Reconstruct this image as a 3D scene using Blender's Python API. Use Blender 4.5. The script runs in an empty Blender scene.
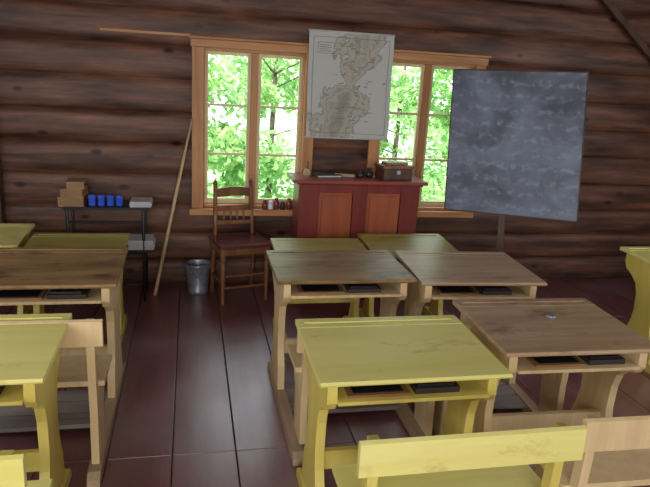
import bpy, bmesh, math, random
from mathutils import Matrix, Vector
random.seed(7)
sc=bpy.context.scene
try: sc.view_settings.view_transform='Standard'
except Exception: pass

def lin(c):
    return tuple(((v/255)/12.92 if v/255<=.04045 else ((v/255+.055)/1.055)**2.4) for v in c)+(1,)

# ------------------------------------------------------------------ materials
def mat_wood(name,c1,c2,grain='X',rough=.5,scale=1.0,bump=.15,wear=None,wear_amt=.0,knots=None,seed_random=True,spec=.4,coat=0,contrast=(.3,.7)):
    m=bpy.data.materials.new(name); m.use_nodes=True
    n=m.node_tree.nodes; l=m.node_tree.links; b=n['Principled BSDF']
    tc=n.new('ShaderNodeTexCoord'); mp=n.new('ShaderNodeMapping')
    s={'X':(1.2,14,14),'Y':(14,1.2,14),'Z':(14,14,1.2),'N':(4,4,4)}[grain]
    mp.inputs['Scale'].default_value=tuple(v*scale for v in s)
    if seed_random:
        oi=n.new('ShaderNodeObjectInfo'); ml=n.new('ShaderNodeMath'); ml.operation='MULTIPLY'; ml.inputs[1].default_value=37
        l.new(oi.outputs['Random'],ml.inputs[0]); l.new(ml.outputs[0],mp.inputs['Location'])
    l.new(tc.outputs['Object'],mp.inputs['Vector'])
    nz=n.new('ShaderNodeTexNoise'); nz.inputs['Scale'].default_value=1; nz.inputs['Detail'].default_value=6; nz.inputs['Roughness'].default_value=.65
    nz.inputs['Distortion'].default_value=.4
    l.new(mp.outputs[0],nz.inputs['Vector'])
    cr=n.new('ShaderNodeValToRGB'); cr.color_ramp.elements[0].position=contrast[0]; cr.color_ramp.elements[1].position=contrast[1]
    cr.color_ramp.elements[0].color=lin(c1); cr.color_ramp.elements[1].color=lin(c2)
    l.new(nz.outputs['Fac'],cr.inputs['Fac']); col=cr.outputs['Color']
    if wear:
        wm=n.new('ShaderNodeMapping'); wm.inputs['Scale'].default_value=(.6,1.4,1.4); l.new(tc.outputs['Object'],wm.inputs['Vector'])
        if seed_random: l.new(ml.outputs[0],wm.inputs['Location'])
        nw=n.new('ShaderNodeTexNoise'); nw.inputs['Scale'].default_value=5; nw.inputs['Detail'].default_value=9; nw.inputs['Roughness'].default_value=.72
        l.new(wm.outputs[0],nw.inputs['Vector'])
        wr=n.new('ShaderNodeValToRGB'); wr.color_ramp.elements[0].position=.60-wear_amt*.3; wr.color_ramp.elements[1].position=.76-wear_amt*.2
        l.new(nw.outputs['Fac'],wr.inputs['Fac'])
        mx=n.new('ShaderNodeMixRGB'); l.new(wr.outputs['Color'],mx.inputs['Fac']); l.new(col,mx.inputs[1]); mx.inputs[2].default_value=lin(wear); col=mx.outputs[0]
    if knots:
        mk=n.new('ShaderNodeMapping'); mk.inputs['Scale'].default_value=(2.6,1,5.0); l.new(tc.outputs['Object'],mk.inputs['Vector'])
        vo=n.new('ShaderNodeTexVoronoi'); vo.voronoi_dimensions='3D'; vo.inputs['Scale'].default_value=1.3; l.new(mk.outputs[0],vo.inputs['Vector'])
        kr=n.new('ShaderNodeValToRGB'); kr.color_ramp.elements[0].position=.08; kr.color_ramp.elements[0].color=(1,1,1,1); kr.color_ramp.elements[1].position=.17; kr.color_ramp.elements[1].color=(0,0,0,1)
        l.new(vo.outputs['Distance'],kr.inputs['Fac'])
        mx=n.new('ShaderNodeMixRGB'); l.new(kr.outputs['Color'],mx.inputs['Fac']); l.new(col,mx.inputs[1]); mx.inputs[2].default_value=lin(knots); col=mx.outputs[0]
        md=n.new('ShaderNodeMapping'); md.inputs['Scale'].default_value=(.8,1,5.2); l.new(tc.outputs['Object'],md.inputs['Vector'])
        nd=n.new('ShaderNodeTexNoise'); nd.inputs['Scale'].default_value=1.7; nd.inputs['Detail'].default_value=6; nd.inputs['Roughness'].default_value=.6; l.new(md.outputs[0],nd.inputs['Vector'])
        dr=n.new('ShaderNodeValToRGB'); dr.color_ramp.elements[0].position=.33; dr.color_ramp.elements[0].color=(.40,.38,.37,1); dr.color_ramp.elements[1].position=.68; dr.color_ramp.elements[1].color=(1.7,1.62,1.58,1)
        l.new(nd.outputs['Fac'],dr.inputs['Fac'])
        mm=n.new('ShaderNodeMixRGB'); mm.blend_type='MULTIPLY'; mm.inputs['Fac'].default_value=1; l.new(col,mm.inputs[1]); l.new(dr.outputs['Color'],mm.inputs[2]); col=mm.outputs[0]
    l.new(col,b.inputs['Base Color']); b.inputs['Roughness'].default_value=rough
    b.inputs['Specular IOR Level'].default_value=spec
    if coat: b.inputs['Coat Weight'].default_value=coat; b.inputs['Coat Roughness'].default_value=.3
    bp=n.new('ShaderNodeBump'); bp.inputs['Strength'].default_value=bump; bp.inputs['Distance'].default_value=.004
    l.new(nz.outputs['Fac'],bp.inputs['Height']); l.new(bp.outputs[0],b.inputs['Normal'])
    return m

def mat_plain(name,c,rough=.5,metal=0,noise=.12,trans=0):
    m=bpy.data.materials.new(name); m.use_nodes=True
    n=m.node_tree.nodes; l=m.node_tree.links; b=n['Principled BSDF']
    tc=n.new('ShaderNodeTexCoord'); nz=n.new('ShaderNodeTexNoise'); nz.inputs['Scale'].default_value=18; nz.inputs['Detail'].default_value=4
    l.new(tc.outputs['Object'],nz.inputs['Vector'])
    hs=n.new('ShaderNodeHueSaturation'); hs.inputs['Color'].default_value=lin(c)
    mr=n.new('ShaderNodeMapRange'); mr.inputs['To Min'].default_value=1-noise*2; mr.inputs['To Max'].default_value=1+noise*2
    l.new(nz.outputs['Fac'],mr.inputs['Value']); l.new(mr.outputs[0],hs.inputs['Value']); l.new(hs.outputs[0],b.inputs['Base Color'])
    b.inputs['Roughness'].default_value=rough; b.inputs['Metallic'].default_value=metal
    b.inputs['Transmission Weight'].default_value=trans
    return m

M={}
M['log']=mat_wood('log_wall_wood',(58,36,28),(116,80,62),'X',rough=.5,scale=1.0,bump=.5,knots=(40,21,15),seed_random=False,spec=.35)
M['trim']=mat_wood('window_trim_wood',(152,100,60),(196,144,94),'X',rough=.5,bump=.1)
M['trimz']=mat_wood('window_trim_wood_upright',(152,100,60),(192,140,90),'Z',rough=.5,bump=.1)
M['sash']=mat_wood('sash_paint',(196,180,134),(220,208,164),'Z',rough=.5,bump=.05)
M['yel']=mat_wood('yellow_paint',(220,210,118),(236,228,150),'X',rough=.33,scale=.5,bump=.06,wear=(182,158,92),wear_amt=.12)
M['yelshaded']=mat_wood('yellow_paint_leg_shaded',(204,184,90),(226,208,112),'Z',rough=.42,scale=.5,bump=.06)  # darker copy of the top yellow, with the legs' shade put into its colour
M['yelolive']=mat_wood('olive_yellow_paint',(146,134,66),(178,166,88),'X',rough=.4,scale=.6,bump=.1,wear=(110,90,50),wear_amt=.2)  # duller olive-yellow for the front-row tops, with worn patches
M['tan']=mat_wood('worn_tan_wood',(156,126,98),(194,164,130),'X',rough=.36,bump=.2,wear=(112,86,64),wear_amt=.22)
M['tandk']=mat_wood('worn_brown_wood',(124,96,62),(174,140,96),'X',rough=.4,bump=.25,wear=(62,44,30),wear_amt=.32)
M['tanleg']=mat_wood('beige_paint_leg',(202,174,128),(224,198,152),'Z',rough=.45,bump=.08)
M['grey']=mat_wood('grey_footboard_wood',(112,104,100),(156,146,138),'X',rough=.65,bump=.15)
M['runner']=mat_wood('worn_runner_wood',(150,126,100),(186,160,130),'Y',rough=.6,bump=.1)
M['dark']=mat_plain('slate_black',(28,28,32),.4)
M['slatefr']=mat_wood('slate_frame_wood',(120,84,52),(160,118,76),'X')
M['red']=mat_wood('red_paint',(98,36,32),(126,50,44),'Z',rough=.4,scale=.5,bump=.05)
M['redtop']=mat_wood('red_top_paint',(124,58,50),(154,80,68),'X',rough=.35,scale=.5,bump=.05)
M['panel']=mat_wood('orange_panel_wood',(132,66,40),(160,86,54),'Z',rough=.4,bump=.06)
M['chair']=mat_wood('chair_brown_wood',(98,60,38),(140,94,60),'Z',rough=.38,bump=.05)
M['seat']=mat_wood('chair_seat_wood',(82,44,42),(108,62,58),'X',rough=.2,bump=.05)
M['metal']=mat_plain('zinc_bucket',(160,166,178),.38,.6,.25)
M['blackmetal']=mat_plain('black_metal',(24,22,24),.4,.3)
M['blue']=mat_plain('blue_enamel',(66,104,220),.2,0,.1)
M['white']=mat_plain('white_enamel',(222,226,232),.3,0,.05)
M['paper']=mat_plain('paper_white',(184,184,186),.8,0,.08)
M['book']=mat_wood('book_cover',(150,126,98),(184,160,128),'X')
M['bookdk']=mat_plain('dark_book_cover',(52,42,38),.6)
M['jar']=mat_plain('amber_jar',(120,52,40),.15,0,.3)
M['pole']=mat_wood('pole_wood',(170,140,104),(204,176,132),'Z')
M['easel']=mat_wood('easel_wood',(60,40,28),(92,64,44),'Z')
M['bark']=mat_plain('bark',(92,80,66),.8)

def mat_floor():
    m=bpy.data.materials.new('floor_painted_boards'); m.use_nodes=True
    n=m.node_tree.nodes; l=m.node_tree.links; b=n['Principled BSDF']
    tc=n.new('ShaderNodeTexCoord'); mp=n.new('ShaderNodeMapping'); mp.inputs['Scale'].default_value=(9,.9,1); l.new(tc.outputs['Object'],mp.inputs['Vector'])
    nz=n.new('ShaderNodeTexNoise'); nz.inputs['Scale'].default_value=1.2; nz.inputs['Detail'].default_value=7; nz.inputs['Roughness'].default_value=.65; l.new(mp.outputs[0],nz.inputs['Vector'])
    cr=n.new('ShaderNodeValToRGB'); e=cr.color_ramp.elements; e[0].position=.3; e[0].color=lin((92,48,50)); e[1].position=.72; e[1].color=lin((134,82,82)); l.new(nz.outputs['Fac'],cr.inputs['Fac'])
    n2=n.new('ShaderNodeTexNoise'); n2.inputs['Scale'].default_value=2.5; n2.inputs['Detail'].default_value=8; l.new(tc.outputs['Object'],n2.inputs['Vector'])
    mr=n.new('ShaderNodeMapRange'); mr.inputs['From Min'].default_value=.3; mr.inputs['From Max'].default_value=.7; mr.inputs['To Min'].default_value=.28; mr.inputs['To Max'].default_value=.44
    l.new(n2.outputs['Fac'],mr.inputs['Value']); l.new(mr.outputs[0],b.inputs['Roughness'])
    wr=n.new('ShaderNodeValToRGB'); wr.color_ramp.elements[0].position=.45; wr.color_ramp.elements[1].position=.72; wr.color_ramp.elements[1].color=(.6,.6,.6,1); l.new(n2.outputs['Fac'],wr.inputs['Fac'])
    mx=n.new('ShaderNodeMixRGB'); l.new(wr.outputs[0],mx.inputs['Fac']); l.new(cr.outputs[0],mx.inputs[1]); mx.inputs[2].default_value=lin((138,110,112))
    l.new(mx.outputs[0],b.inputs['Base Color']); b.inputs['Specular IOR Level'].default_value=1.0
    b.inputs['Coat Weight'].default_value=.5; b.inputs['Coat Roughness'].default_value=.3
    bp=n.new('ShaderNodeBump'); bp.inputs['Strength'].default_value=.15; bp.inputs['Distance'].default_value=.004; l.new(nz.outputs['Fac'],bp.inputs['Height']); l.new(bp.outputs[0],b.inputs['Normal'])
    return m
M['floor']=mat_floor()

def mat_map():
    m=bpy.data.materials.new('printed_map'); m.use_nodes=True
    n=m.node_tree.nodes; l=m.node_tree.links; b=n['Principled BSDF']
    tc=n.new('ShaderNodeTexCoord')
    nz=n.new('ShaderNodeTexNoise'); nz.inputs['Scale'].default_value=3.0; nz.inputs['Detail'].default_value=10; nz.inputs['Roughness'].default_value=.6; l.new(tc.outputs['Object'],nz.inputs['Vector'])
    sx=n.new('ShaderNodeSeparateXYZ'); l.new(tc.outputs['Object'],sx.inputs[0])
    zz=n.new('ShaderNodeMath'); zz.operation='MULTIPLY'; zz.inputs[1].default_value=.22; l.new(sx.outputs['Z'],zz.inputs[0])
    dx=n.new('ShaderNodeMath'); dx.operation='SUBTRACT'; l.new(sx.outputs['X'],dx.inputs[0]); l.new(zz.outputs[0],dx.inputs[1])
    ab=n.new('ShaderNodeMath'); ab.operation='ABSOLUTE'; l.new(dx.outputs[0],ab.inputs[0])
    ml=n.new('ShaderNodeMath'); ml.operation='MULTIPLY'; ml.inputs[1].default_value=.75; l.new(ab.outputs[0],ml.inputs[0])
    sb=n.new('ShaderNodeMath'); sb.operation='SUBTRACT'; l.new(nz.outputs['Fac'],sb.inputs[0]); l.new(ml.outputs[0],sb.inputs[1])
    cr=n.new('ShaderNodeValToRGB')
    e=cr.color_ramp.elements; e[0].position=.385; e[0].color=lin((180,180,174)); e[1].position=.62; e[1].color=lin((136,132,122))
    for p,c in ((.40,(124,122,118)),(.415,(172,168,154)),(.46,(160,156,142)),(.475,(128,124,114)),(.49,(170,166,152)),(.55,(154,150,136))):
        x=e.new(p); x.color=lin(c)
    l.new(sb.outputs[0],cr.inputs['Fac'])
    l.new(cr.outputs[0],b.inputs['Base Color']); b.inputs['Roughness'].default_value=.7
    return m
M['map']=mat_map()
M['maplab']=mat_plain('map_ink',(108,104,98),.8)

def mat_board():
    m=bpy.data.materials.new('chalk_dusted_slate'); m.use_nodes=True
    n=m.node_tree.nodes; l=m.node_tree.links; b=n['Principled BSDF']
    tc=n.new('ShaderNodeTexCoord'); mp=n.new('ShaderNodeMapping'); mp.inputs['Scale'].default_value=(1.5,1.5,1.9); l.new(tc.outputs['Object'],mp.inputs['Vector'])
    nz=n.new('ShaderNodeTexNoise'); nz.inputs['Scale'].default_value=1.5; nz.inputs['Detail'].default_value=7; nz.inputs['Roughness'].default_value=.55; nz.inputs['Distortion'].default_value=.6; l.new(mp.outputs[0],nz.inputs['Vector'])
    cr=n.new('ShaderNodeValToRGB'); e=cr.color_ramp.elements; e[0].position=.34; e[0].color=lin((56,62,78)); e[1].position=.66; e[1].color=lin((116,125,148)); l.new(nz.outputs['Fac'],cr.inputs['Fac'])
    wv=n.new('ShaderNodeTexWave'); wv.bands_direction='Z'; wv.inputs['Scale'].default_value=3.2; wv.inputs['Distortion'].default_value=.5; wv.inputs['Detail'].default_value=2; l.new(tc.outputs['Object'],wv.inputs['Vector'])
    m2=n.new('ShaderNodeMapping'); m2.inputs['Scale'].default_value=(20,20,26); l.new(tc.outputs['Object'],m2.inputs['Vector'])
    n2=n.new('ShaderNodeTexNoise'); n2.inputs['Scale'].default_value=1; n2.inputs['Detail'].default_value=4; l.new(m2.outputs[0],n2.inputs['Vector'])
    r2=n.new('ShaderNodeValToRGB'); r2.color_ramp.elements[0].position=.48; r2.color_ramp.elements[1].position=.66; l.new(n2.outputs['Fac'],r2.inputs['Fac'])
    mm=n.new('ShaderNodeMath'); mm.operation='MULTIPLY'; l.new(wv.outputs['Fac'],mm.inputs[0]); l.new(r2.outputs['Color'],mm.inputs[1])
    m3=n.new('ShaderNodeMath'); m3.operation='MULTIPLY'; m3.inputs[1].default_value=.4; l.new(mm.outputs[0],m3.inputs[0])
    mx=n.new('ShaderNodeMixRGB'); l.new(m3.outputs[0],mx.inputs['Fac']); l.new(cr.outputs[0],mx.inputs[1]); mx.inputs[2].default_value=lin((156,166,190))
    l.new(mx.outputs[0],b.inputs['Base Color']); b.inputs['Roughness'].default_value=.5
    return m
M['board']=mat_board()

def mat_leaf(name,c1,c2):
    m=bpy.data.materials.new(name); m.use_nodes=True
    n=m.node_tree.nodes; l=m.node_tree.links; b=n['Principled BSDF']; out=n['Material Output']
    tc=n.new('ShaderNodeTexCoord'); nz=n.new('ShaderNodeTexNoise'); nz.inputs['Scale'].default_value=2.6; nz.inputs['Detail'].default_value=6; l.new(tc.outputs['Object'],nz.inputs['Vector'])
    cr=n.new('ShaderNodeValToRGB'); e=cr.color_ramp.elements; e[0].position=.35; e[0].color=lin(c1); e[1].position=.65; e[1].color=lin(c2); l.new(nz.outputs['Fac'],cr.inputs['Fac'])
    l.new(cr.outputs[0],b.inputs['Base Color']); b.inputs['Roughness'].default_value=.6
    tr=n.new('ShaderNodeBsdfTranslucent'); l.new(cr.outputs[0],tr.inputs['Color'])
    mx=n.new('ShaderNodeMixShader'); mx.inputs[0].default_value=.4; l.new(b.outputs[0],mx.inputs[1]); l.new(tr.outputs[0],mx.inputs[2]); l.new(mx.outputs[0],out.inputs['Surface'])
    return m
M['leaf']=mat_leaf('birch_leaf',(112,162,88),(176,210,136))
M['grass']=mat_leaf('meadow',(120,160,98),(190,212,164))
M['hill']=mat_leaf('wooded_slope',(104,150,92),(218,232,206))

# ------------------------------------------------------------------ builder
class B:
    def __init__(s): s.bm=bmesh.new(); s.mats=[]
    def mi(s,k):
        if k not in s.mats: s.mats.append(k)
        return s.mats.index(k)
    def face(s,vs,k,smooth=False):
        try: f=s.bm.faces.new(vs)
        except ValueError: return
        f.material_index=s.mi(k); f.smooth=smooth
    def hexa(s,p,k):
        v=[s.bm.verts.new(q) for q in p]
        for q in ((0,3,2,1),(4,5,6,7),(0,1,5,4),(1,2,6,5),(2,3,7,6),(3,0,4,7)): s.face([v[i] for i in q],k)
    def box(s,a,b,k,M_=None):
        (x0,y0,z0),(x1,y1,z1)=a,b
        p=[(x0,y0,z0),(x1,y0,z0),(x1,y1,z0),(x0,y1,z0),(x0,y0,z1),(x1,y0,z1),(x1,y1,z1),(x0,y1,z1)]
        if M_: p=[M_@Vector(q) for q in p]
        s.hexa(p,k)
    def prismx(s,prof,x0,x1,k,M_=None):   # prof in (y,z)
        a=[Vector((x0,y,z)) for y,z in prof]; b=[Vector((x1,y,z)) for y,z in prof]
        if M_: a=[M_@q for q in a]; b=[M_@q for q in b]
        a=[s.bm.verts.new(q) for q in a]; b=[s.bm.verts.new(q) for q in b]; n=len(a)
        s.face(a,k); s.face(b[::-1],k)
        for i in range(n): s.face([a[i],b[i],b[(i+1)%n],a[(i+1)%n]],k)
    def tube(s,p0,p1,r0,r1,k,n=14,caps=True):
        p0=Vector(p0);p1=Vector(p1); d=(p1-p0).normalized(); u=d.orthogonal().normalized(); w=d.cross(u)
        s.rings([(p0,r0),(p1,r1)],u,w,k,n,caps)
    def rings(s,L,u,w,k,n=16,caps=True):
        R=[]
        for c,r in L: R.append([s.bm.verts.new(Vector(c)+(u*math.cos(2*math.pi*i/n)+w*math.sin(2*math.pi*i/n))*r) for i in range(n)])
        for a,b in zip(R,R[1:]):
            for i in range(n): s.face([a[i],a[(i+1)%n],b[(i+1)%n],b[i]],k,True)
        if caps: s.face(R[0][::-1],k); s.face(R[-1],k)
    def lathe(s,c,prof,k,n=20,M_=None,caps=True):  # prof (r,z)
        c=Vector(c); u=Vector((1,0,0)); w=Vector((0,1,0)); L=[(c+Vector((0,0,z)),r) for r,z in prof]
        if M_:
            u=(M_.to_3x3()@u); w=(M_.to_3x3()@w); L=[(M_@p,r) for p,r in L]
        s.rings(L,u,w,k,n,caps)
    def turned(s,p0,p1,prof,k,n=14):   # prof (t,r) along the axis
        p0=Vector(p0);p1=Vector(p1); d=(p1-p0); u=d.normalized().orthogonal().normalized(); w=d.normalized().cross(u)
        s.rings([(p0+d*t,r) for t,r in prof],u,w,k,n)
    def done(s,name,bevel=.003,loc=None,seg=2):
        bmesh.ops.recalc_face_normals(s.bm,faces=s.bm.faces)
        xs=[v.co for v in s.bm.verts]
        if loc is None:
            loc=Vector(((min(v.x for v in xs)+max(v.x for v in xs))/2,(min(v.y for v in xs)+max(v.y for v in xs))/2,min(v.z for v in xs)))
        else: loc=Vector(loc)
        for v in s.bm.verts: v.co-=loc
        me=bpy.data.meshes.new(name); s.bm.to_mesh(me); s.bm.free()
        for k in s.mats: me.materials.append(M[k])
        o=bpy.data.objects.new(name,me); o.location=loc; sc.collection.objects.link(o)
        if bevel:
            md=o.modifiers.new('bevel','BEVEL'); md.width=bevel; md.segments=seg; md.limit_method='ANGLE'; md.angle_limit=math.radians(40)
        return o

# ------------------------------------------------------------------ room
XL,XR,YB,YF,H=-2.4,4.7,-2.6,4.85,3.0
b=B(); x=XL+.04; 
while x<XR:
    w=.285; x2=min(x+w,XR)
    ys=[YB]
    joint=2.52 if -.7<x<.5 else 1.35+random.choice([1.0,0,.0])
    for j in (joint, joint+2.6 if random.random()<.5 else joint+2.1):
        if j<YF-.3: ys.append(j)
    ys.append(YF+.12)
    for a,c in zip(ys,ys[1:]): b.box((x+.002,a+.0015,-.04),(x2-.002,c-.0015,0),'floor')
    x=x2
b.box((XL,YB,-.10),(XR,YF+.12,-.041),'dark')
b.done('floor',.003,loc=(0,0,0))

def log(bb,x0,x1,z0,z1,yf,dirn=1,amp=.026,seed=0,axis='x'):
    rnd=random.Random(seed); ph=rnd.random()*10; n=11
    am=amp*rnd.uniform(.6,1.5)
    N=max(2,int((x1-x0)/.08)); rows=[]
    for i in range(N+1):
        xx=x0+(x1-x0)*i/N; rr=[]
        wob=.008*math.sin(xx*2.1+ph)+.005*math.sin(xx*5.3+ph*2)+.003*math.sin(xx*13+ph*3)
        for j in range(n):
            t=.5-.5*math.cos(math.pi*j/(n-1)); z=z0+(z1-z0)*t
            if 0<j<n-1: z+=wob*.6
            prof=(1-abs(2*t-1)**6)
            y=yf-dirn*am*prof - dirn*.6*wob*prof
            rr.append(bb.bm.verts.new((xx,y,z) if axis=='x' else (y,xx,z)))
        rows.append(rr)
    for a,c in zip(rows,rows[1:]):
        for j in range(n-1): bb.face([a[j],c[j],c[j+1],a[j+1]],'log',True)
b=B()
WZ0,WZ1=.65,1.835
zs=[0,.217,.434,WZ0]+[WZ0+(WZ1-WZ0)/5*i for i in range(1,6)]+[WZ1+.25*i for i in range(1,5)]+[H]
WL=(.085,.86); WR=(1.46,2.235)
for i,(z0,z1) in enumerate(zip(zs,zs[1:])):
    if z0>=WZ0-.001 and z1<=WZ1+.001:
        segs=[(XL,WL[0]),(WL[1],WR[0]),(WR[1],XR)]
    else: segs=[(XL,XR)]
    for s,(a,c) in enumerate(segs):
        log(b,a,c,z0,z1,YF,seed=i*5+s)
        b.box((a,YF-.002,z0-.001),(c,YF+.14,z1+.001),'log')
b.done('wall_back',0,loc=(0,YF,0))
for nm,xw,d in (('wall_left',XL,-1),('wall_right',XR,1)):
    b=B()
    for i,(z0,z1) in enumerate(zip(zs,zs[1:])):
        log(b,YB,YF-.05,z0,z1,xw,dirn=d,seed=90+i,axis='y')
    b.box((min(xw,xw+d*.14),YB,0),(max(xw,xw+d*.14),YF,H),'log')
    b.done(nm,0,loc=(xw,0,0))
b=B(); b.box((XL,YB-.14,0),(XR,YB,H),'log'); b.done('wall_rear',0,loc=(0,YB,0))
b=B()
x=XL-.1
while x<XR: b.box((x,YB,H),(x+.2,YF,H+.04),'log'); x+=.203
b.done('ceiling',0,loc=(0,0,H))

b=B(); b.box((-1.42,4.72,0),(-1.325,4.80,H),'easel'); b.done('trim_1',.004)
b=B(); Mx=Matrix.Translation((3.35,4.765,2.33))@Matrix.Rotation(math.radians(38),4,'Y')
b.box((-.75,-.02,-.025),(.75,.02,.025),'easel',Mx); b.done('trim_2',.004)
b=B(); b.box((-.62,4.785,1.90),(.0,4.80,1.92),'trim'); b.done('trim_3',.003)

# ------------------------------------------------------------------ windows
def window(name,x0,x1,z0,z1):
    b=B(); yf=4.775
    b.box((x0-.075,yf,z0-.06),(x0+.01,yf+.03,z1+.0),'trimz')
    b.box((x1-.01,yf,z0-.06),(x1+.075,yf+.03,z1+.0),'trimz')
    b.box((x0,yf+.03,z0),(x0+.02,YF+.14,z1),'trimz'); b.box((x1-.02,yf+.03,z0),(x1,YF+.14,z1),'trimz')
    b.box((x0+.02,yf+.03,z1-.02),(x1-.02,YF+.14,z1),'trim'); b.box((x0+.02,yf+.0,z0),(x1-.02,YF+.14,z0+.02),'trim')
    xm=(x0+x1)/2
    b.box((xm-.026,4.83,z0+.02),(xm+.026,4.90,z1-.02),'trimz')
    for a,c in ((x0+.02,xm-.026),(xm+.026,x1-.02)):
        w=.026; y0,y1=4.85,4.885
        b.box((a,y0,z0+.02),(a+w,y1,z1-.02),'sash'); b.box((c-w,y0,z0+.02),(c,y1,z1-.02),'sash')
        b.box((a+w,y0,z0+.02),(c-w,y1,z0+.06),'sash'); b.box((a+w,y0,z1-.045),(c-w,y1,z1-.02),'sash')
        hh=(z1-z0-.08)
        for t in (1/3,2/3): b.box((a+w,y0+.005,z0+.04+hh*t-.009),(c-w,y1-.005,z0+.04+hh*t+.009),'sash')
    return b.done(name,.003)
window('window_1',WL[0],WL[1],WZ0,WZ1)
window('window_2',WR[0],WR[1],WZ0,WZ1)
b=B(); b.box((.0,4.765,WZ1),(2.32,4.80,WZ1+.055),'trim'); b.box((-.015,4.75,WZ1+.056),(2.335,4.80,WZ1+.075),'trim'); b.done('trim_4',.004)
b=B(); b.box((-.01,4.72,.60),(.95,4.80,.648),'trim'); b.box((1.37,4.72,.60),(2.33,4.80,.648),'trim'); b.done('trim_5',.005)

# ------------------------------------------------------------------ outdoors
b=B()
n=24
g=[[b.bm.verts.new((-14+i*36/n,5.2+j*26/n,-.5+max(0,(j*26/n-6))**1.5*.14+.12*math.sin(i*1.3+j))) for j in range(n+1)] for i in range(n+1)]
for i in range(n):
    for j in range(n):
        b.face([g[i][j],g[i+1][j],g[i+1][j+1],g[i][j+1]],'grass' if j<7 else 'hill',True)
b.done('meadow_ground',0,loc=(0,5.2,-.5))
def tree(name,x,y,h,rad,count,zc):
    b=B(); rnd=random.Random(int(x*100)+5)
    b.turned((x,y,-.5),(x+.1,y,h),[(0,.05),(.3,.04),(.7,.025),(1,.01)],'bark',10)
    for i in range(16):
        a=rnd.random()*6.28; z=rnd.uniform(.2,h*.9); L=rad*rnd.uniform(.5,.95)
        b.tube((x+.03,y,z),(x+math.cos(a)*L,y+math.sin(a)*L,z+.35*L),.012,.004,'bark',6)
    cl=[]
    for i in range(int(34*rad)):
        a=rnd.random()*6.28; r=rad*math.sqrt(rnd.random()); cl.append((x+math.cos(a)*r,y+math.sin(a)*r*.7,zc+rnd.uniform(-1,1)*h*.5,rnd.uniform(.18,.42)))
    for i in range(count):
        c=rnd.choice(cl); q=Vector((rnd.gauss(0,1),rnd.gauss(0,1),rnd.gauss(0,1))).normalized()*c[3]*rnd.random()**.4
        p=Vector(c[:3])+q; s=rnd.uniform(.035,.075)
        u=Vector((rnd.gauss(0,1),rnd.gauss(0,.6),rnd.gauss(0,1))).normalized(); w=u.cross(Vector((rnd.gauss(0,1),rnd.gauss(0,1),rnd.gauss(0,1)))).normalized()
        v=[b.bm.verts.new(p+u*s),b.bm.verts.new(p+w*s*.55),b.bm.verts.new(p-u*s),b.bm.verts.new(p-w*s*.55)]
        b.face(v,'leaf')
    return b.done(name,0,loc=(x,y,-.5))
tree('birch_tree',-.4,8.8,3.4,1.3,6500,1.2)
tree('birch_tree',1.1,8.9,3.6,1.3,7500,1.3)
tree('birch_tree',3.0,9.0,3.2,1.3,6500,1.1)
tree('birch_tree',4.9,9.8,3.4,1.4,6500,1.2)

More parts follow.
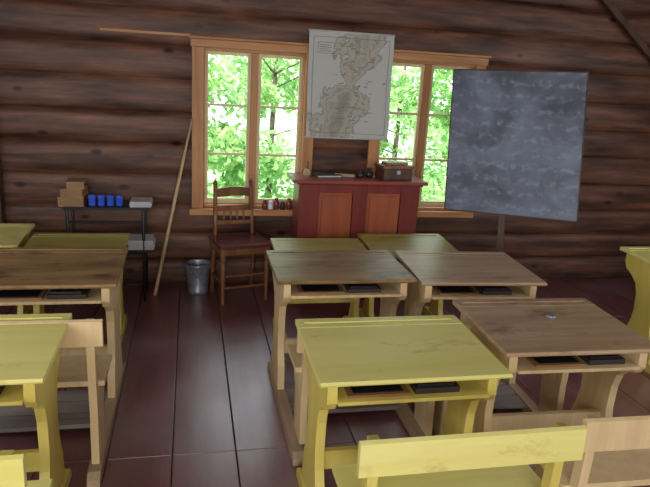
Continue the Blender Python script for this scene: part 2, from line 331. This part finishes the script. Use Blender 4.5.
# ------------------------------------------------------------------ school desks
def school_desk(x0,x1,yn,yf,zn,zf,top,leg,bdx=0.0,boff=.36,bz=.71,bench=True,slates=True,rot=0,foot=True,seed=1,name='school_desk',lid=None):
    b=B(); rnd=random.Random(seed)
    cx=(x0+x1)/2; cy=(yn+yf)/2
    R=Matrix.Translation((cx,cy,0))@Matrix.Rotation(math.radians(rot),4,'Z')@Matrix.Translation((-cx,-cy,0))
    t=.022; yl=yf-.095
    prof=[(yn,zn-t*.75),(yn-.006,zn-t*.35),(yn+.002,zn),(yl,zf),(yl,zf-t),(yn+.01,zn-t)]
    b.prismx(prof,x0,x1,top,R)
    b.box((x0,yl+.003,zf-t),(x1,yl+.035,zf+.001),top,R); b.box((x0+.03,yl+.035,zf-t),(x1-.03,yl+.055,zf-.004),top,R)
    b.box((x0,yl+.055,zf-t),(x1,yf,zf+.001),top,R)
    b.box((x0,yl+.035,zf-t),(x0+.03,yl+.055,zf+.001),top,R); b.box((x1-.03,yl+.035,zf-t),(x1,yl+.055,zf+.001),top,R)
    if lid: b.lathe((lid[0],lid[1],zn+(zf-zn)*.7),[(.024,0),(.024,.006),(.018,.009),(.004,.010)],'metal',18,R)
    th=.036; lx0,lx1=x0+.035,x1-.035-th
    zt=zn-t-.002
    for lx in (lx0,lx1):
        f=[(yn+.035,zt),(yn+.03,zt-.075),(yn+.05,zt-.105),(yn+.10,zt-.125),(yn+.145,zt-.165),(yn+.165,zt-.23),(yn+.17,zt-.34),(yn+.155,zt-.43),(yn+.12,zt-.50),(yn+.105,.055)]
        k=[(yf-.13,.055),(yf-.145,zt-.50),(yf-.175,zt-.42),(yf-.19,zt-.34),(yf-.185,zt-.23),(yf-.16,zt-.16),(yf-.11,zt-.12),(yf-.05,zt-.09),(yf-.03,zt-.05),(yf-.03,zf-t-.002)]
        b.prismx(f+k,lx,lx+th,leg,R)
        yb=yn-boff-.09 if bench else yn-.05
        b.prismx([(yb,0),(yb,.03),(yb+.03,.055),(yf-.08,.055),(yf-.05,.03),(yf-.05,0)],lx-.008,lx+th+.008,'runner' if leg=='tanleg' else leg,R)
    xa,xb=lx0+th,lx1
    zsf=zn-t-.062
    b.box((xa,yn+.012,zsf-.014),(xb,yf-.06,zsf),leg,R)
    b.box((xa,yf-.058,zsf-.016),(xb,yf-.04,zf-t-.003),leg,R)
    b.box((xa,yn+.20,.22),(xb,yn+.225,.30),leg,R)
    if foot:
        for i in range(3):
            ya=yn-.12+i*.115; b.box((xa-.0,ya,.03),(xb,ya+.10,.052),'grey',R)
    if slates:
        w=(xb-xa); a=xa+w*(.06+.1*rnd.random())
        b.box((a,yn+.035,zsf+.001),(a+w*.40,yn+.22,zsf+.010),'slatefr',R); b.box((a+.02,yn+.05,zsf+.0105),(a+w*.40-.02,yn+.20,zsf+.012),'dark',R)
        a2=a+w*.44
        b.box((a2,yn+.04,zsf+.001),(a2+w*.30,yn+.24,zsf+.022),'bookdk',R)
        b.box((a2+.01,yn+.05,zsf+.023),(a2+w*.26,yn+.22,zsf+.034),'dark',R)
    if bench:
        yb=yn-boff; bx0,bx1=x0+bdx,x1+bdx
        for lx in (lx0+bdx,lx1+bdx):
            b.prismx([(yb-.02,bz-.005),(yb+.02,bz-.005),(yb+.035,.44),(yb+.06,.30),(yb+.07,.056),(yb-.01,.056),(yb-.0,.30),(yb-.01,.44)],lx+.002,lx+th-.002,leg,R)
            b.prismx([(yb+.06,.395),(yb+.26,.395),(yb+.24,.34),(yb+.17,.26),(yb+.15,.056),(yb+.071,.056),(yb+.065,.30)],lx+.002,lx+th-.002,leg,R)
        b.prismx([(yb-.047,bz-.098),(yb-.024,bz-.10),(yb-.021,bz+.006),(yb-.030,bz+.012),(yb-.044,bz+.006)],bx0,bx1,'yel' if leg=='yelshaded' else leg,R)
        b.prismx([(yb+.03,.40),(yb+.28,.40),(yb+.29,.41),(yb+.28,.424),(yb+.03,.424)],bx0+.01,bx1-.01,'yel' if leg=='yelshaded' else leg,R)
    return b.done(name,.003)
D=school_desk
D(.425,1.13,1.83,2.36,.70,.712,'yel','yelshaded',.035,.345,seed=1)
D(1.20,1.885,1.985,2.545,.70,.71,'tan','tanleg',.02,.46,bz=.70,rot=-1.5,seed=2,lid=(1.58,2.33))
D(.42,1.14,2.86,3.385,.705,.71,'tandk','tanleg',.03,.40,bz=.63,seed=3)
D(1.17,1.86,2.81,3.355,.70,.71,'tan','tanleg',0,.38,bz=.63,rot=-3,seed=4)
D(-1.17,-.465,1.95,2.475,.70,.715,'yel','yelshaded',.05,.42,seed=5)
D(-1.05,-.338,2.86,3.45,.70,.71,'tandk','tanleg',.0,.44,seed=6)
D(.53,1.145,3.60,4.055,.57,.60,'yelolive','yelshaded',0,.0,bench=False,foot=False,seed=7)
D(1.18,1.80,3.72,4.19,.57,.60,'yelolive','yelshaded',0,.0,bench=False,foot=False,seed=8)
D(-.985,-.395,3.70,4.175,.57,.60,'yelolive','yelshaded',0,0,bench=False,foot=False,seed=9)
D(-1.68,-1.04,3.98,4.43,.57,.60,'yel','yelshaded',0,0,bench=False,foot=False,seed=10)
D(2.79,3.47,2.95,3.47,.69,.705,'yel','yelshaded',0,0,bench=False,foot=False,seed=11)

# ------------------------------------------------------------------ teacher's desk
b=B(); x0,x1,y0,y1,zt=.775,1.705,4.40,4.66,.915
b.box((x0,y0+.02,.06),(x1,y1,zt),'red'); b.box((x0-.01,y0+.005,0),(x1+.01,y1+.005,.08),'red')
for a,c in ((x0,x0+.15),(x0+.41,x0+.52),(x1-.145,x1)): b.box((a,y0,.08),(c,y0+.022,zt-.0),'red')
for a,c in ((x0+.15,x0+.41),(x0+.52,x1-.145)):
    b.box((a,y0,.08),(c,y0+.022,.20),'red'); b.box((a,y0,zt-.06),(c,y0+.022,zt),'red')
    b.box((a+.002,y0+.012,.20),(c-.002,y0+.0215,zt-.06),'panel')
    b.box((a+.025,y0+.004,.23),(c-.025,y0+.013,zt-.085),'panel')
b.box((x0-.02,y0-.02,zt),(x1+.02,y1+.01,zt+.015),'red')
b.box((x0-.055,y0-.05,zt+.015),(x1+.045,y1+.02,zt+.04),'redtop')
b.done('teachers_desk',.004)
ztt=zt+.04
def book(name,x,y,z,w,d,h,rot,cover='bookdk',pages='paper'):
    b=B(); R=Matrix.Translation((x,y,z))@Matrix.Rotation(math.radians(rot),4,'Z')
    b.box((-w/2,-d/2,0),(w/2,d/2,.004),cover,R); b.box((-w/2,-d/2,h-.004),(w/2,d/2,h),cover,R); b.box((-w/2,-d/2,.004),(-w/2+.006,d/2,h-.004),cover,R)
    b.box((-w/2+.006,-d/2+.005,.004),(w/2-.006,d/2-.005,h-.004),pages,R)
    return b.done(name,.0015)
b=B(); R=Matrix.Translation((1.53,4.53,ztt))@Matrix.Rotation(math.radians(8),4,'Z')
b.box((-.12,-.08,0),(.12,.08,.08),'easel',R); b.box((-.128,-.088,.082),(.128,.088,.105),'chair',R); b.box((-.09,-.05,.106),(.09,.05,.125),'slatefr',R); b.box((-.015,-.086,.04),(.015,-.079,.07),'metal',R); b.done('wooden_box',.003)
def inkwell(x,y,z,k='dark',s=1):
    b=B(); b.lathe((x,y,z),[(.022*s,0),(.026*s,.01*s),(.026*s,.03*s),(.014*s,.042*s),(.014*s,.055*s),(.018*s,.058*s)],k); return b.done('inkwell',0)
inkwell(1.26,4.52,ztt); inkwell(1.34,4.55,ztt,'dark',1.2)
book('book',1.0,4.53,ztt,.2,.14,.02,10); book('book',1.15,4.56,ztt,.16,.12,.03,-15,'seat','book')
b=B(); b.lathe((.86,4.57,ztt),[(.035,0),(.03,.015),(.02,.04),(.008,.05)],'pole'); b.lathe((.86,4.57,ztt+.05),[(.008,0),(.011,.02),(.009,.05),(.004,.055)],'chair'); b.done('hand_bell',0)

# ------------------------------------------------------------------ wall map
b=B(); nx,nz=14,18; X0,X1,Z0,Z1=.855,1.51,1.225,2.0
def mp_(u,v,o=0):
    y=4.735-.010*math.sin(u*7+v*2)*(1-v)-.008*math.sin(v*9)-o
    return (X0+(X1-X0)*u+.01*(1-v),y,Z0+(Z1-Z0)*v+.004*math.sin(u*5)*(1-v))
g=[[b.bm.verts.new(mp_(i/nx,j/nz)) for j in range(nz+1)] for i in range(nx+1)]
for i in range(nx):
    for j in range(nz): b.face([g[i][j],g[i+1][j],g[i+1][j+1],g[i][j+1]],'map',True)
def strip(u0,v0,u1,v1,k='maplab'):
    N=10
    for i in range(N):
        a,c=i/N,(i+1)/N
        if abs(u1-u0)>abs(v1-v0): q=[(u0+(u1-u0)*a,v0),(u0+(u1-u0)*c,v0),(u0+(u1-u0)*c,v1),(u0+(u1-u0)*a,v1)]
        else: q=[(u0,v0+(v1-v0)*a),(u1,v0+(v1-v0)*a),(u1,v0+(v1-v0)*c),(u0,v0+(v1-v0)*c)]
        b.face([b.bm.verts.new(mp_(p,r,.0015)) for p,r in q],k)
for s in ((.05,.045,.95,.049),(.05,.951,.95,.955),(.05,.045,.055,.955),(.945,.045,.95,.955),(.10,.80,.30,.804),(.10,.90,.30,.904),(.10,.80,.105,.90),(.295,.80,.30,.90)): strip(*s)
rn=random.Random(4)
for i in range(46):
    u=rn.uniform(.3,.75); v=rn.uniform(.1,.9); strip(u,v,u+rn.uniform(.02,.07),v+.006)
for i in range(4): strip(.12,.82+i*.018,.12+rn.uniform(.08,.15),.825+i*.018)
b.tube((X0-.005,4.735,Z1+.004),(X1+.005,4.735,Z1+.004),.008,.008,'paper'); b.tube((X0+.0,4.735,Z0-.002),(X1+.02,4.735,Z0-.002),.006,.006,'paper')
b.tube((X0+.33,4.735,Z1+.01),(X0+.33,4.75,Z1+.05),.003,.003,'dark')
b.done('wall_map',0,loc=(1.19,4.735,1.6))

# ------------------------------------------------------------------ blackboard on a stand
TL=Vector((1.90,4.45,1.78)); BL=Vector((1.90,4.34,.76)); TR=Vector((2.70,4.0,1.81)); BR=Vector((2.70,3.85,.785))
b=B(); ux=(TR-TL).normalized(); uz=(TL-BL).normalized(); nrm=ux.cross(uz).normalized()
if nrm.y>0: nrm=-nrm
th=nrm*-.018
b.hexa([BL,BR,BR+th,BL+th,TL,TR,TR+th,TL+th],'board')
def P(u,v,o=0): return BL+(BR-BL)*u+(TL-BL)*v+((TR-TL)-(BR-BL))*u*v+nrm*o
for (a,c,d,e) in ((-.008,1.008,-.008,0.0),(-.008,1.008,1.0,1.008),(-.008,0,0,1),(1,1.008,0,1)):
    q=[P(a,d,.003),P(c,d,.003),P(c,d,-.022),P(a,d,-.022),P(a,e,.003),P(c,e,.003),P(c,e,-.022),P(a,e,-.022)]
    b.hexa(q,'easel')
pt=P(.45,.95,-.06); pb=P(.45,-.05,-.06); d=(pb-pt); foot=pt+d*(pt.z/-d.z)
for v in (.12,.88): b.hexa([P(.1,v-.03,-.022),P(.9,v-.03,-.022),P(.9,v-.03,-.038),P(.1,v-.03,-.038),P(.1,v+.03,-.022),P(.9,v+.03,-.022),P(.9,v+.03,-.038),P(.1,v+.03,-.038)],'easel')
w2=ux*.024; n2=nrm*.018
b.hexa([foot-w2+n2,foot+w2+n2,foot+w2-n2,foot-w2-n2,pt-w2+n2,pt+w2+n2,pt+w2-n2,pt-w2-n2],'easel')
fx=Vector((ux.x,ux.y,0)).normalized(); fy=Vector((-fx.y,fx.x,0))
c0=Vector((foot.x,foot.y,0))+fy*.03
for (da,db_,wa,wb) in ((fx,fy,.20,.022),):
    q=[c0-da*wa-db_*wb,c0+da*wa-db_*wb,c0+da*wa+db_*wb,c0-da*wa+db_*wb]; b.hexa(q+[p+Vector((0,0,.04)) for p in q],'easel')
b.tube(P(.45,.85,-.08),c0+fy*.36,.014,.016,'easel',8)
b.done('blackboard_easel',.002)

# ------------------------------------------------------------------ chair
b=B(); R=Matrix.Translation((.365,4.54,0))@Matrix.Rotation(math.radians(14),4,'Z')
def T(p): return R@Vector(p)
w=.19; d=.155; wb=.16
b.box((-w-.01,-d-.02,.435),(w+.01,d+.02,.465),'seat',R)
b.box((-w+.01,-d,.385),(w-.01,-d+.018,.434),'chair',R); b.box((-w+.01,d-.018,.385),(w-.01,d,.434),'chair',R)
for sx in (-1,1):
    b.box((sx*(w-.01)-.009,-d,.385),(sx*(w-.01)+.009,d,.434),'chair',R)
    b.turned(T((sx*(w-.02),-d+.02,0)),T((sx*(w-.02),-d+.02,.434)),[(0,.014),(.05,.017),(.12,.013),(.5,.019),(.7,.021),(.74,.015),(.78,.022),(1,.022)],'chair')
    pts=[(sx*(w-.03),d+.03,0),(sx*(w-.025),d,.22),(sx*(wb-.01),d-.01,.45),(sx*(wb-.015),d+.01,.65),(sx*(wb-.02),d+.035,.85)]
    for p,q in zip(pts,pts[1:]): b.tube(T(p),T(q),.016,.016,'chair',10)
    b.lathe((sx*(wb-.02),d+.035,.845),[(.016,0),(.020,.012),(.012,.028),(.003,.04)],'chair',12,R)
    b.tube(T((sx*(w-.02),-d+.02,.16)),T((sx*(w-.025),d+.01,.16)),.010,.010,'chair',8)
b.tube(T((-w+.02,-d+.02,.22)),T((w-.02,-d+.02,.22)),.011,.011,'chair',8); b.tube(T((-w+.02,-d+.02,.13)),T((w-.02,-d+.02,.13)),.011,.011,'chair',8)
W=wb-.02
cr=[(-W,.81),(-W+.06,.824),(0,.83),(W-.06,.824),(W,.81),(W,.752),(0,.76),(-W,.752)]
a=[b.bm.verts.new(T((x,d+.020,z))) for x,z in cr]; c=[b.bm.verts.new(T((x,d+.038,z))) for x,z in cr]
b.face(a,'chair'); b.face(c[::-1],'chair')
for i in range(len(cr)): b.face([a[i],c[i],c[(i+1)%8],a[(i+1)%8]],'chair')
b.box((-W,d+.004,.65),(W,d+.020,.69),'chair',R); b.box((-W,d-.010,.545),(W,d+.006,.575),'chair',R)
for i in range(4):
    x=-.078+i*.052; b.turned(T((x,d-.002,.575)),T((x,d+.010,.65)),[(0,.006),(.3,.010),(.5,.006),(.7,.010),(1,.006)],'chair',8)
b.done('wooden_chair',.002)

# ------------------------------------------------------------------ bucket
b=B(); c=(.055,4.66,0)
b.lathe(c,[(.070,.0),(.075,.005),(.078,.03),(.076,.035),(.094,.225),(.099,.23),(.099,.24),(.092,.24),(.090,.225),(.070,.012)],'metal',28,caps=False)
b.lathe(c,[(.0005,.008),(.073,.008)],'metal',28,caps=False); b.lathe(c,[(.084,.12),(.087,.123),(.0855,.13)],'metal',28,caps=False)
pr=None
for i in range(13):
    a=math.pi*i/12; p=Vector((c[0]+.099*math.cos(a),c[1]-.10*math.sin(a)*.92-.004,.225-.045*math.sin(a)))
    if pr: b.tube(pr,p,.003,.003,'metal',6)
    pr=p
b.done('zinc_bucket',0)

# ------------------------------------------------------------------ small table and things on it
b=B(); x0,x1,y0,y1,z=-.87,-.29,4.46,4.72,.71
b.box((x0,y0,z-.018),(x1,y1,z),'blackmetal')
for x in (x0+.03,x1-.04):
    for y in (y0+.02,y1-.02): b.tube((x,y,0),(x,y,z-.018),.011,.011,'blackmetal',10)
    b.tube((x,y0+.02,.12),(x,y1-.02,.12),.009,.009,'blackmetal',8)
b.tube((x0+.03,y1-.02,.3),(x1-.04,y1-.02,.3),.009,.009,'blackmetal',8)
b.tube((x0+.03,y0+.02,.60),(x1-.04,y0+.02,.60),.009,.009,'blackmetal',8)
b.box((x1-.16,y0+.0,.38),(x1+.04,y1-.03,.395),'blackmetal')
for i in range(7):
    j=random.uniform(-.01,.01); b.box((x1-.15+j,y0+.01,.396+i*.010),(x1+.03+j,y1-.05,.405+i*.010),'paper')
b.done('small_black_table',.003)
book('old_book',-.815,4.58,z,.17,.2,.065,4,'book','slatefr'); book('old_book',-.80,4.59,z+.0655,.15,.18,.05,-4,'book','slatefr'); book('old_book',-.79,4.60,z+.116,.12,.16,.05,8,'book','slatefr')
for i in range(4):
    x=-.68+i*.062; b=B()
    b.lathe((x,4.54,z),[(.022,0),(.026,.004),(.022,.03),(.026,.062),(.029,.07),(.025,.07),(.024,.008)],'blue',20,caps=False)
    b.lathe((x,4.54,z),[(.0005,.004),(.024,.004)],'white',20,caps=False)
    b.lathe((x,4.54,z),[(.0235,.026),(.0232,.030),(.0238,.034)],'white',20,caps=False)
    pr=None
    for j in range(8):
        a=-math.pi/2+math.pi*j/7; p=Vector((x,4.54-.026-.014*math.cos(a),z+.038+.02*math.sin(a)))
        if pr: b.tube(pr,p,.003,.003,'blue',6)
        pr=p
    b.done('enamel_mug',0)
b=B()
for i in range(5): b.box((-.42+random.uniform(-.006,.006),4.48,z+i*.008),(-.27+random.uniform(-.006,.006),4.66,z+.007+i*.008),'paper')
b.done('paper_stack',.001)
b=B(); b.turned((-.265,4.60,0.0),(.01,4.755,1.32),[(0,.013),(.02,.014),(.6,.012),(1,.008)],'pole',10); b.done('wooden_pointer_pole',0)
for i,(x,h,k) in enumerate(((.57,.07,'jar'),(.615,.06,'white'),(.66,.085,'jar'),(.71,.06,'bookdk'),(.76,.085,'jar'),(.81,.06,'dark'))):
    b=B(); b.lathe((x,4.75,.648),[(.018,0),(.023,.006),(.023,h*.7),(.014,h*.85),(.014,h),(.017,h+.006)],k,16); b.done('glass_jar',0)

# ------------------------------------------------------------------ lights
def area(name,loc,to,sx,sy,e,col):
    L=bpy.data.lights.new(name,'AREA'); L.shape='RECTANGLE'; L.size=sx; L.size_y=sy; L.energy=e; L.color=col
    o=bpy.data.objects.new(name,L); o.location=loc; o.rotation_euler=(Vector(to)-Vector(loc)).to_track_quat('-Z','Y').to_euler(); sc.collection.objects.link(o); return o
area('added_rear_light',(-.4,-2.4,1.7),(.1,3,.8),3.2,1.3,150,(1,.99,.97))  # added area lamp for assumed daylight behind the camera; rear wall has no window
area('added_left_light',(-2.25,1.4,1.6),(1.2,1.6,.5),2.8,1.1,42,(.92,.96,1))  # added lamp inside the solid left wall, for assumed side daylight
area('added_right_light',(4.5,1.4,1.6),(.6,2.2,.6),3.0,1.1,75,(.90,.95,1))  # assumed daylight from the right: an added lamp, no opening in that wall
S=bpy.data.lights.new('sun','SUN'); S.energy=7.5; S.angle=.02; S.color=(1,.98,.95)
o=bpy.data.objects.new('sun',S); o.rotation_euler=(math.radians(42),0,math.radians(-18)); sc.collection.objects.link(o)
w=bpy.data.worlds.new('World'); sc.world=w; w.use_nodes=True
bg=w.node_tree.nodes['Background']; bg.inputs['Color'].default_value=(.80,.89,1,1); bg.inputs['Strength'].default_value=4.6

# ------------------------------------------------------------------ camera
f=620; y=math.radians(12.7);p=math.radians(15.3);r=math.radians(3.4)
fw=Vector((math.sin(y)*math.cos(p),math.cos(y)*math.cos(p),-math.sin(p)))
rt=Vector((math.cos(y),-math.sin(y),0)); up=rt.cross(fw)
rt2=rt*math.cos(r)+up*math.sin(r); up2=-rt*math.sin(r)+up*math.cos(r)
cd=bpy.data.cameras.new('camera'); cd.sensor_width=36; cd.lens=36*f/650; cd.clip_start=.05
co=bpy.data.objects.new('camera',cd); sc.collection.objects.link(co)
m=Matrix((rt2,up2,-fw)).transposed().to_4x4(); m.translation=(0,0,1.7); co.matrix_world=m
sc.camera=co
